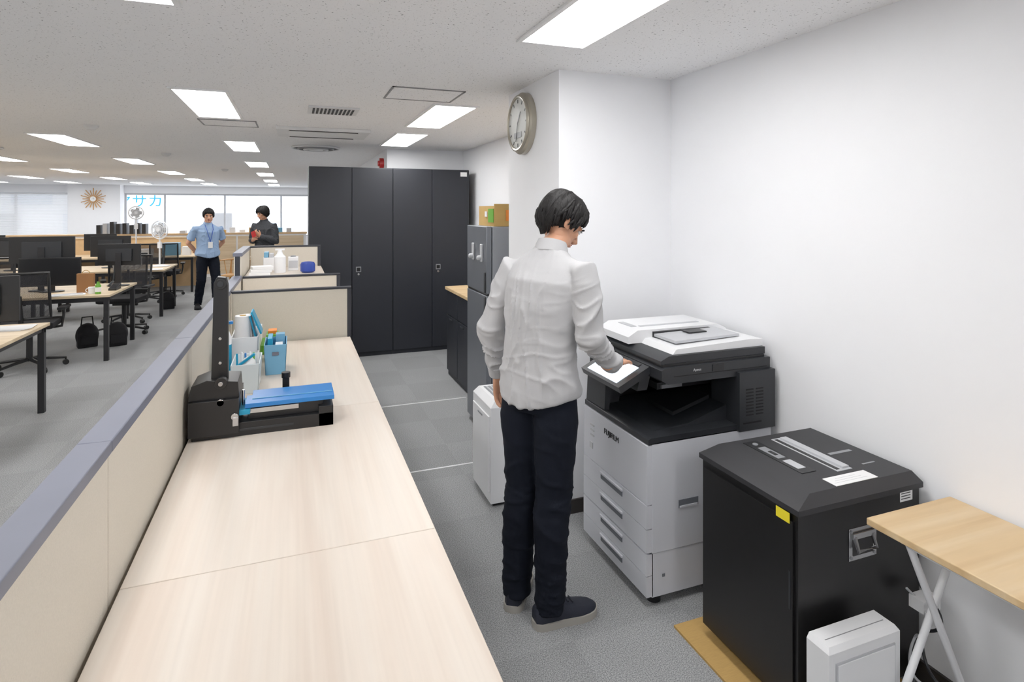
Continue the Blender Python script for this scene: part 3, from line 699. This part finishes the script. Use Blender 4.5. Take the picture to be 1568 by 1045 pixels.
def person(name,loc,rot,J,shirt=M_shirt,trou=M_trou,short=False,hair=1.0,long=0,wr=1.0,shm=M_shoe,som=M_sole,tor=1.0,arm=1.0,hem=.87,extra=None):
    out=MB(); V=Vector
    t=MB(); hp=V(J['hip'])
    t.tube([hp+V((0,0,.06)),hp+V((0,0,.02)),hp+V((0,-.005,-.03)),hp+V((0,-.005,-.085))],[(.138,.092),(.150,.106),(.163,.116),(.14,.095)],None,24)
    for s,k in ((-1,'l'),(1,'r')):
        kn=V(J['knee_'+k]); an=V(J['ankle_'+k]); h0=hp+V((s*.083,0,-.03))
        t.tube([h0,h0.lerp(kn,.25),h0.lerp(kn,.6),kn,kn.lerp(an,.3)+V((0,-.012,0)),kn.lerp(an,.65)+V((0,-.004,0)),an,an-V((0,0,.035))],
               [.082,.091,.080,.071,.069,.063,.057,.058],None,20)
    def tf(c,n):
        w=(sstep(.95,.3,c.z)*.5+.5)*sstep(hem+.02,hem-.08,c.z)
        wv=noise.noise_vector(V((c.x*4,c.y*4,c.z*3)))*.05
        a=noise.noise(V(((c.x+wv.x)*6,(c.y+wv.y)*6,(c.z+wv.z)*11)))
        b_=noise.noise(V((c.x*9+4,c.y*9,c.z*24+wv.x*30)))
        low=sstep(.32,.1,c.z)+sstep(.62,.5,c.z)*sstep(.38,.46,c.z)
        return c+n*(max(0,1-abs(a)*4)*.006*w+max(0,1-abs(b_)*5)*.004*(.3*w+low))*wr
    me=remesh(t,.0075,5,tf); out.addmesh(me,trou)
    q=MB(); ch=V(J['chest']); nk=V(J['neck']); w=tor
    hb=hp+V((0,0,hem-hp.z))
    def mid(z):
        pts=[(hb.z,hb),(hp.z+.1,V((hp.x,hp.y,hp.z+.1))),(ch.z,ch),(nk.z,nk)]
        for (a,A),(b_,B) in zip(pts,pts[1:]):
            if z<=b_: return A.lerp(B,(z-a)/(b_-a))
        return nk
    zs=[(hb.z-.012,.176,.134),(hb.z+.02,.176,.134),(hb.z+.07,.172,.130),(hb.z+.16,.160,.119),(hb.z+.27,.158,.115),(ch.z-.04,.168,.117),(ch.z+.05,.174,.115),(nk.z-.115,.170,.098),(nk.z-.085,.158,.086),(nk.z-.055,.132,.074),(nk.z-.028,.096,.066),(nk.z-.008,.068,.062),(nk.z+.004,.062,.060)]
    q.tube([mid(z) if z>=hb.z else hb+V((0,0,z-hb.z)) for z,_,_ in zs],[(a*w,b_*w) for _,a,b_ in zs],None,28)
    for s,k in ((-1,'l'),(1,'r')):
        sh=V(J['sh_'+k]); el=V(J['el_'+k]); wrp=V(J['wr_'+k])
        i0=sh.lerp(nk,.42)-V((0,0,.035))
        if short:
            e2=sh.lerp(el,.72); q.tube([i0,sh,sh.lerp(el,.4),e2],[.05,.056,.058,.062],None,18)
        else:
            rr=[.050,.055,.057,.052,.050,.047,.042,.037]
            q.tube([i0,sh,sh.lerp(el,.35),sh.lerp(el,.75),el,el.lerp(wrp,.35),el.lerp(wrp,.75),wrp],[x*arm for x in rr],None,20)
    def sf(c,n):
        c=c.copy()
        wz=sstep(hem+.10,hem,c.z)
        lx=c.x-hp.x
        if abs(lx)<.2 and abs(c.y-hp.y)<.2: c.z+=wz*.038*min(1.2,(lx/.165)**2)
        sl=sstep(.15,.21,abs(lx))*sstep(1.42,1.30,c.z)
        w1=noise.noise_vector(V((c.x*3.2,c.y*3.2,c.z*2.6)))*.11
        w2=noise.noise_vector(V((c.x*7+5,c.y*7,c.z*6)))*.026
        p=c+w1+w2
        a=noise.noise(V((p.x*5.0-p.z*2.5*(1 if lx>0 else -1)*min(1,abs(lx)*12),p.y*4,p.z*6.0)))
        e_=noise.noise(V((p.x*5,p.y*5+3,p.z*18)))
        r1=max(0,1-abs(a)*3.4); r2=max(0,1-abs(e_)*4)
        waist=sstep(1.18,1.05,c.z)*sstep(.92,.99,c.z)
        g=r1*r1*.010+r2*r2*(.002+.0060*sl+.003*waist)+noise.noise(V((c.x*5,c.y*5,c.z*5)))*.005
        fade=.20+.80*sstep(1.45,1.25,c.z)
        return c+n*g*max(fade,sl*.9)*wr
    me=remesh(q,.006,5,sf); out.addmesh(me,shirt)
    out.tube([nk-V((0,0,.016)),nk+V((0,.004,.006)),nk+V((0,.010,.024))],[(.072,.070),(.067,.065),(.060,.059)],shirt,36)
    if not short:
        for k in 'lr':
            el=V(J['el_'+k]); wrp=V(J['wr_'+k]); dd=(wrp-el).normalized()
            out.tube([wrp-dd*.03,wrp-dd*.028,wrp+dd*.018,wrp+dd*.02],[.036,.0415,.039,.034],shirt,24)
    hd=V(J['head'])
    s_=MB(); s_.tube([nk-V((0,0,.06)),nk+V((0,.005,.01)),hd+V((0,-.025,-.075)),hd+V((0,-.02,-.02))],[.055,.053,.052,.05],None,20)
    me=remesh(s_,.006,2); out.addmesh(me,M_skin)
    if short:
        for k in 'lr':
            s_=MB(); sh=V(J['sh_'+k]); el=V(J['el_'+k]); wrp=V(J['wr_'+k])
            s_.tube([sh.lerp(el,.5),el,el.lerp(wrp,.4),wrp],[.043,.039,.037,.027],None,14); me=remesh(s_,.006,3); out.addmesh(me,M_skin)
    for s,k in ((1,'l'),(-1,'r')):
        hdn=J['hand_'+k]; hand(out,V(J['wr_'+k])+V(hdn[0]).normalized()*.012,hdn[0],hdn[1],s,hdn[2])
    HM=Matrix.Translation(hd)@Matrix.Rotation(R(J['yaw']),4,'Z')@Matrix.Rotation(R(-J['pitch']),4,'X')@Matrix.Rotation(R(J.get('roll',0)),4,'Y')
    head(out,HM,hair,long)
    for k in 'lr':
        f=J['foot_'+k]; shoe(out,f[0],f[1],m=shm,sm=som)
    if extra: extra(out)
    return out.done(name,loc=loc,rot=rot,angle=60)

man=dict(hip=(-.02,0,.93),knee_l=(-.105,.01,.50),ankle_l=(-.125,-.01,.09),knee_r=(.05,.0,.51),ankle_r=(.045,-.025,.09),
 chest=(-.012,.020,1.30),neck=(.0,.062,1.495),head=(.012,.132,1.603),yaw=-28,pitch=38,
 sh_l=(-.180,.04,1.410),el_l=(-.262,-.005,1.15),wr_l=(-.288,.075,.935),hand_l=((.06,.14,-1),(-1,.1,0),22),
 sh_r=(.170,.03,1.410),el_r=(.212,-.005,1.165),wr_r=(.190,.235,1.005),hand_r=((-.08,1,-.10),(.15,0,1),9),
 foot_l=((-.112,-.06),(-.40,.9)),foot_r=((.007,-.078),(.55,.835)))
person('man_using_copier',(.95,2.17,0),R(-55.6),man,hair=1.06,hem=.885)

p1=dict(hip=(0,0,.90),knee_l=(-.10,.10,.48),ankle_l=(-.12,.06,.09),knee_r=(.10,.0,.48),ankle_r=(.11,-.14,.09),
 chest=(0,-.01,1.24),neck=(0,.0,1.43),head=(0,.04,1.56),yaw=-14,pitch=8,
 sh_l=(-.19,-.0,1.34),el_l=(-.27,-.10,1.10),wr_l=(-.12,-.15,.93),hand_l=((.8,.0,-.5),(0,-1,0),30),
 sh_r=(.19,.0,1.34),el_r=(.27,-.10,1.10),wr_r=(.12,-.16,.93),hand_r=((-.8,.0,-.5),(0,-1,0),30),
 foot_l=((-.12,.0),(-.2,1)),foot_r=((.11,-.20),(.2,1)))
def lanyard(o):
    Ml=mat('lanyard_blue',(40,80,170),.6)
    o.tube([(-.06,.05,1.41),(-.05,.115,1.33),(0,.135,1.12)],.005,Ml,8); o.tube([(.06,.05,1.41),(.05,.115,1.33),(0,.135,1.12)],.005,Ml,8); o.box(-.035,.035,.132,.137,1.02,1.12,M_paper)
person('man_in_blue_shirt',(-1.35,10.9,0),R(180+24),p1,shirt=M_bshirt,short=True,wr=.8,shm=M_cloth,som=M_cloth,tor=1.06,extra=lanyard)
p2=dict(hip=(0,0,.92),knee_l=(-.10,.03,.49),ankle_l=(-.11,-.0,.09),knee_r=(.10,.03,.49),ankle_r=(.10,-.04,.09),
 chest=(0,-.0,1.27),neck=(0,.01,1.47),head=(0,.05,1.60),yaw=-12,pitch=14,
 sh_l=(-.18,.0,1.38),el_l=(-.24,.02,1.12),wr_l=(-.08,.20,1.19),hand_l=((.6,.35,.6),(-.3,.9,-.3),40),
 sh_r=(.18,.0,1.38),el_r=(.24,.0,1.12),wr_r=(.10,.20,1.12),hand_r=((-.7,.35,.4),(.2,.9,0),40),
 foot_l=((-.11,-.06),(-.15,1)),foot_r=((.10,-.1),(.15,1)))
def redthing(o): o.boxc((0,.285,1.24),(.07,.02,.10),M_red,Matrix.Rotation(R(20),4,'Y'))
person('person_in_dark_jacket',(-.48,11.0,0),R(146),p2,shirt=M_jacket,trou=M_cloth,hair=1.12,long=1,wr=1.2,tor=1.08,arm=1.12,hem=.80,shm=M_cloth,som=M_cloth,extra=redthing)

# ------------------------------------------------------------------ open office
def desk(x0,x1,y0,y1):
    b=MB(); b.box(x0,x1,y0,y1,.70,.725,M_woodx); b.box(x0+.02,x1-.02,y0+.03,y0+.06,.65,.70,M_blkm); b.box(x0+.02,x1-.02,y1-.06,y1-.03,.65,.70,M_blkm)
    for x in (x0+.02,x1-.065):
        for y in (y0+.02,y1-.065): b.box(x,x+.045,y,y+.045,0,.70,M_blkm)
    b.box(x1-.055,x1-.03,y0+.06,y1-.06,.66,.70,M_blkm)
    b.done('office_desk',bevel=.002)
def monitor(x,y,z,rot,w=.55,h=.33,lift=.12):
    b=MB(); b.box(-w/2,w/2,-.012,.012,lift,lift+h,M_blk); b.box(-w/2+.01,w/2-.01,-.0135,-.012,lift+.015,lift+h-.01,M_screen)
    b.box(-w*.3,w*.3,.012,.035,lift+.05,lift+h-.06,M_pblk); b.box(-.03,.03,.035,.05,.01,lift+h*.6,M_blkm)
    b.tube([(0,.04,.006),(0,.04,.012)],[(.12,.09),(.12,.09)],M_blkm,24)
    b.done('computer_monitor',bevel=.003,loc=(x,y,z),rot=rot)
def chair(x,y,rot):
    b=MB()
    for k in range(5):
        a=2*math.pi*k/5+.3; e=(math.cos(a)*.3,math.sin(a)*.3,.075)
        b.tube([(0,0,.11),(e[0]*.5,e[1]*.5,.095),e],[(.022,.02),(.018,.015),(.014,.012)],M_blk,10); b.cyl((e[0]-math.sin(a)*.02,e[1]+math.cos(a)*.02,.028),(e[0]+math.sin(a)*.02,e[1]-math.cos(a)*.02,.028),.028,M_blk,14); b.cyl((e[0],e[1],.03),(e[0],e[1],.085),.008,M_blk,8)
    b.cyl((0,0,.09),(0,0,.42),.028,M_blk); b.box(-.1,.1,-.12,.1,.39,.43,M_blk)
    q=MB(); q.box(-.24,.24,-.22,.25,.43,.50,None); me=remesh(q,.02,6); b.addmesh(me,M_cloth)
    def bp(u,t): return Vector((u*.225,-.25+.035*(u*u)-.07*math.sin(t*1.6)-.02*t,.56+t*.46))
    edge=[bp(-1+2*k/8,0) for k in range(9)]+[bp(1,k/8) for k in range(1,9)]+[bp(1-2*k/8,1) for k in range(1,9)]+[bp(-1,1-k/8) for k in range(1,9)]
    b.tube(edge,.014,M_blk,8,ref=(0,1,0))
    i=b.mi(M_mesh); G=[[b.v(bp(-1+2*a/8,c/8)) for a in range(9)] for c in range(9)]
    for A,B in zip(G,G[1:]):
        for a in range(8): b.f([A[a],A[a+1],B[a+1],B[a]],i)
    b.tube([(0,-.12,.41),(0,-.28,.45),(0,-.31,.62),(0,-.33,.8)],[.025,.025,.022,.016],M_blk,10)
    for s in (-1,1):
        b.tube([(s*.1,0,.41),(s*.27,0,.43),(s*.29,-.02,.55),(s*.29,-.02,.62)],.014,M_blk,8,ref=(0,1,0)); b.box(s*.29-.035,s*.29+.035,-.13,.13,.615,.64,M_blk)
    b.done('office_chair',bevel=0,loc=(x,y,0),rot=rot)
rows=[(4.66,5.82),(7.48,8.66),(10.3,11.42),(13.2,14.35)]
for i,(a,c) in enumerate(rows):
    for k in range(3):
        x1=-1.88-k*1.62; desk(x1-1.60,x1,a,c)
monitor(-2.22,5.42,.725,R(180),.56,.34,.09)
monitor(-3.4,5.42,.725,R(180)); monitor(-3.4,5.08,.725,0)
monitor(-2.56,7.93,.725,0,.58,.32,.07); monitor(-2.70,8.14,.725,R(180),.62,.30,.32)
monitor(-2.0,8.36,.725,R(175),.46,.26,.25)
monitor(-3.7,7.95,.725,0); monitor(-3.8,8.2,.725,R(180),lift=.25)
for x in (-2.75,-4.0,-5.2): monitor(x,11.0,.725,R(180),lift=.18)
monitor(-4.9,10.75,.725,0)
for x in (-3.6,-5.4): monitor(x,13.7,.725,R(180),lift=.12)
chair(-2.56,7.38,R(6)); chair(-3.05,6.30,R(200)); chair(-4.2,7.0,R(-5))
chair(-2.12,9.08,R(172)); chair(-3.6,9.1,R(190)); chair(-2.30,10.02,R(15)); chair(-3.9,9.9,R(0)); chair(-2.5,12.0,R(170)); chair(-2.3,12.75,R(5)); chair(-4.2,12.0,R(170)); chair(-2.12,4.2,R(10))
b=MB(); b.tube([(-2.02,7.6,.7255),(-2.02,7.6,.82),(-2.02,7.6,.84),(-2.02,7.6,.86)],[.028,.028,.014,.013],M_green,16); b.tube([(-2.02,7.6,.75),(-2.02,7.6,.80)],[.0285,.0285],M_paper,16); b.done('drink_bottle')
b=MB(); b.tube([(-2.09,7.64,.7255),(-2.09,7.64,.80)],[.03,.033],M_paper,20); b.torus((-2.125,7.64,.765),.02,.004,M_paper,'y',20,6); b.done('coffee_mug')
b=MB(); b.box(-1.99,-1.91,7.85,8.05,.7255,.75,M_blk); b.prism([(7.85,.75),(8.05,.75),(8.05,.79)],'x',-1.99,-1.91,M_blk); b.tube([(-1.985,7.87,.78),(-1.985,7.95,.80),(-1.985,8.03,.81)],.014,M_pblk,10); b.done('desk_telephone',bevel=.003)
b=MB(); b.box(-2.26,-2.10,7.74,7.80,.7255,.94,mat('brown_bag',(150,105,65),.9)); b.torus((-2.18,7.77,.94),.035,.004,M_cardd,'y',20,6); b.done('paper_bag',bevel=.004)
b=MB(); b.boxc((-2.28,7.56,.733),(.3,.12,.012),M_paper,Matrix.Rotation(R(12),4,'Z'))
for k in range(4): b.boxc((-2.28-.007*k,7.53+.027*k,.7405),(.27,.018,.003),M_lgrey,Matrix.Rotation(R(12),4,'Z'))
b.done('computer_keyboard',bevel=.002)
for k,(x,y) in enumerate(((-2.1,10.4),(-2.1,5.6),(-2.6,5.3))):
    b=MB()
    for j in range(4): b.boxc((x+.01*j,y+.006*j,.7265+j*.0015),(.30,.21,.001),M_paper,Matrix.Rotation(R(4*j-6),4,'Z'))
    b.done('loose_papers')
b=MB(); b.box(-2.6,-2.3,10.5,10.75,.7255,.80,M_paper); b.box(-2.6,-2.4,10.8,10.92,.7255,1.0,M_lblue); b.box(-2.38,-2.3,10.8,10.92,.7255,.92,M_white); b.done('document_stack',bevel=.003)
b=MB(); b.box(-2.5,-2.2,13.5,13.75,.7255,.98,M_lblue); b.box(-2.15,-2.0,13.5,13.7,.7255,.9,M_white); b.box(-3.0,-2.7,13.5,13.8,.7255,.86,M_paper); b.done('document_stack',bevel=.003)
def bag(x,y,s=1):
    q=MB(); q.sph((0,0,.14),(.12,.08,.15),None); q.box(-.1,.1,-.07,.07,.0,.18,None); me=remesh(q,.012,5)
    b=MB(); b.addmesh(me,M_cloth); b.tube([(-.06,0,.26),(-.05,0,.36),(.05,0,.36),(.06,0,.26)],.008,M_cloth,8,ref=(0,1,0)); b.box(-.07,.07,-.085,-.07,.04,.14,M_cloth)
    b.done('backpack',loc=(x,y,0.002),rot=.4,angle=60)
bag(-2.33,8.35); bag(-2.02,8.32); bag(-1.98,11.1)
def fan(x,y,z0,h,rot,s=.65):
    b=MB(); b.tube([(0,0,0),(0,0,.015),(0,0,.03)],[.17*s,.17*s,.05*s],M_white,28); b.cyl((0,0,.02),(0,0,h-.05),.012,M_white)
    b.box(-.03,.03,-.015,.02,h-.3,h-.2,M_white)
    b.tube([(0,.12*s,h),(0,.04*s,h),(0,0,h)],[.05*s,.10*s,.11*s],M_white,20)
    for r in (.17,.13,.09,.05): b.torus((0,-.03*s,h),r*s,.003,M_white,'y',32,6)
    b.torus((0,.0,h),.175*s,.010,M_white,'y',32,6)
    for k in range(16):
        a=k*math.pi/8; b.cyl((.03*s*math.cos(a),-.04*s,h+.03*s*math.sin(a)),(.172*s*math.cos(a),-.005,h+.172*s*math.sin(a)),.0025,M_white,5)
    for k in range(5):
        a=k*2*math.pi/5; b.boxc((.08*s*math.cos(a),-.01,h+.08*s*math.sin(a)),(.13*s,.004,.09*s),M_lgrey,Matrix.Rotation(-a,4,'Y')@Matrix.Rotation(R(20),4,'X'))
    b.cyl((0,-.045*s,h),(0,-.0,h),.035*s,M_white)
    b.done('pedestal_fan' if z0==0 else 'desk_fan',loc=(x,y,z0),rot=rot)
fan(-2.72,12.45,0,1.60,R(15),.66); fan(-2.06,10.95,.7255,.60,R(-30),.85)
b=MB()
for sx in (-1,1):
    b.tube([(sx*.2,.2,0),(sx*.17,.17,.44)],[.014,.018],M_wchair,10); b.tube([(sx*.2,-.22,0),(sx*.18,-.19,.44),(sx*.17,-.22,.72)],[.014,.018,.014],M_wchair,10)
b.box(-.2,.2,-.2,.2,.43,.46,M_wchair)
arc=[(.26*math.sin(R(a)),-.24*math.cos(R(a))+.0,.72) for a in range(-100,101,10)]
b.tube(arc,[(.014,.025)]*len(arc),M_wchair,10,ref=(0,0,1))
for a in (-40,-20,0,20,40,-70,70): b.cyl((.2*math.sin(R(a)),-.19*math.cos(R(a)),.45),(.26*math.sin(R(a)),-.24*math.cos(R(a)),.72),.008,M_wchair,8)
b.done('wooden_armchair',loc=(-1.02,11.9,0),rot=R(160))
b=MB(); b.tube([(-.4,12.6,.70),(-.4,12.6,.73)],[.45,.45],M_woodx,40); b.cyl((-.4,12.6,.02),(-.4,12.6,.70),.03,M_white); b.tube([(-.4,12.6,0),(-.4,12.6,.02)],[.25,.25],M_white,28); b.done('round_table')
b=MB(); b.box(-6.1,.3,16.0,16.4,0,1.04,M_white); b.box(-6.12,.32,15.98,16.42,1.04,1.08,M_woodedge)
for k in range(8): b.box(-6.05+k*.79,-5.3+k*.79,15.985,16.0,.08,1.0,M_woodx)
b.done('low_storage_cabinet')
b=MB()
for k in range(8):
    x=-4.3+k*.13+random.uniform(-.01,.01); b.box(x,x+.08,16.05,16.32,1.081,1.081+random.uniform(.2,.3),random.choice([M_blk,M_blk,M_lgrey,M_trimd]))
b.done('row_of_binders')
b=MB()
for k in range(12):
    x=-2.6+k*.22; hh=random.uniform(.06,.18); b.box(x,x+.12,16.05,16.3,1.081,1.081+hh,random.choice([M_paper,M_lgrey,M_white,M_lblue,M_card]))
b.done('shelf_supplies')
b=MB(); b.box(-7.3,-6.5,16.1,16.6,0,1.58,M_lgrey); b.box(-7.28,-6.91,16.08,16.1,.05,1.55,M_lgrey); b.box(-6.89,-6.52,16.08,16.1,.05,1.55,M_lgrey); b.box(-6.95,-6.93,16.065,16.08,.7,.9,M_grey); b.done('steel_cabinet',bevel=.004)
b=MB(); b.box(-6.7,-1.9,14.36,14.4,.0,1.05,M_woodedge); b.box(-6.7,-1.9,14.34,14.42,1.05,1.07,M_woodx); b.done('low_screen_divider')
b=MB(); c=(-5.55,20.40,1.98)
b.cyl((c[0],20.449,c[2]),(c[0],20.40,c[2]),.09,M_wchair,28); b.cyl((c[0],20.40,c[2]),(c[0],20.395,c[2]),.075,M_paper,28)
for k in range(20):
    a=k*math.pi/10; L=.30 if k%2 else .24
    b.boxc((c[0]+math.cos(a)*(.09+L/2-.05),20.43,c[2]+math.sin(a)*(.09+L/2-.05)),(L-.03,.012,.022),M_wchair,Matrix.Rotation(-a,4,'Y'))
b.boxc((c[0],20.393,c[2]+.02),(.006,.003,.05),M_blk); b.boxc((c[0]+.015,20.393,c[2]),(.035,.003,.006),M_blk)
b.done('sunburst_clock')
b=MB(); b.cyl((1.082,7.6,2.25),(1.03,7.6,2.25),.07,M_red,24); b.cyl((1.03,7.6,2.25),(1.01,7.6,2.25),.035,M_red,20); b.done('fire_alarm_bell')

# ------------------------------------------------------------------ world, camera
w=bpy.data.worlds.new('World'); scene.world=w; w.use_nodes=True
bg=w.node_tree.nodes['Background']; bg.inputs[0].default_value=(.95,.97,1,1); bg.inputs[1].default_value=2.4
cam=bpy.data.cameras.new('camera'); co=bpy.data.objects.new('camera',cam); COL.objects.link(co)
cam.sensor_width=36; cam.lens=36*890/1568; cam.shift_y=-200.67/1568; cam.clip_start=.02; cam.clip_end=200
co.location=(0,0,1.65); co.rotation_euler=(R(90),0,R(-20.57))
scene.camera=co
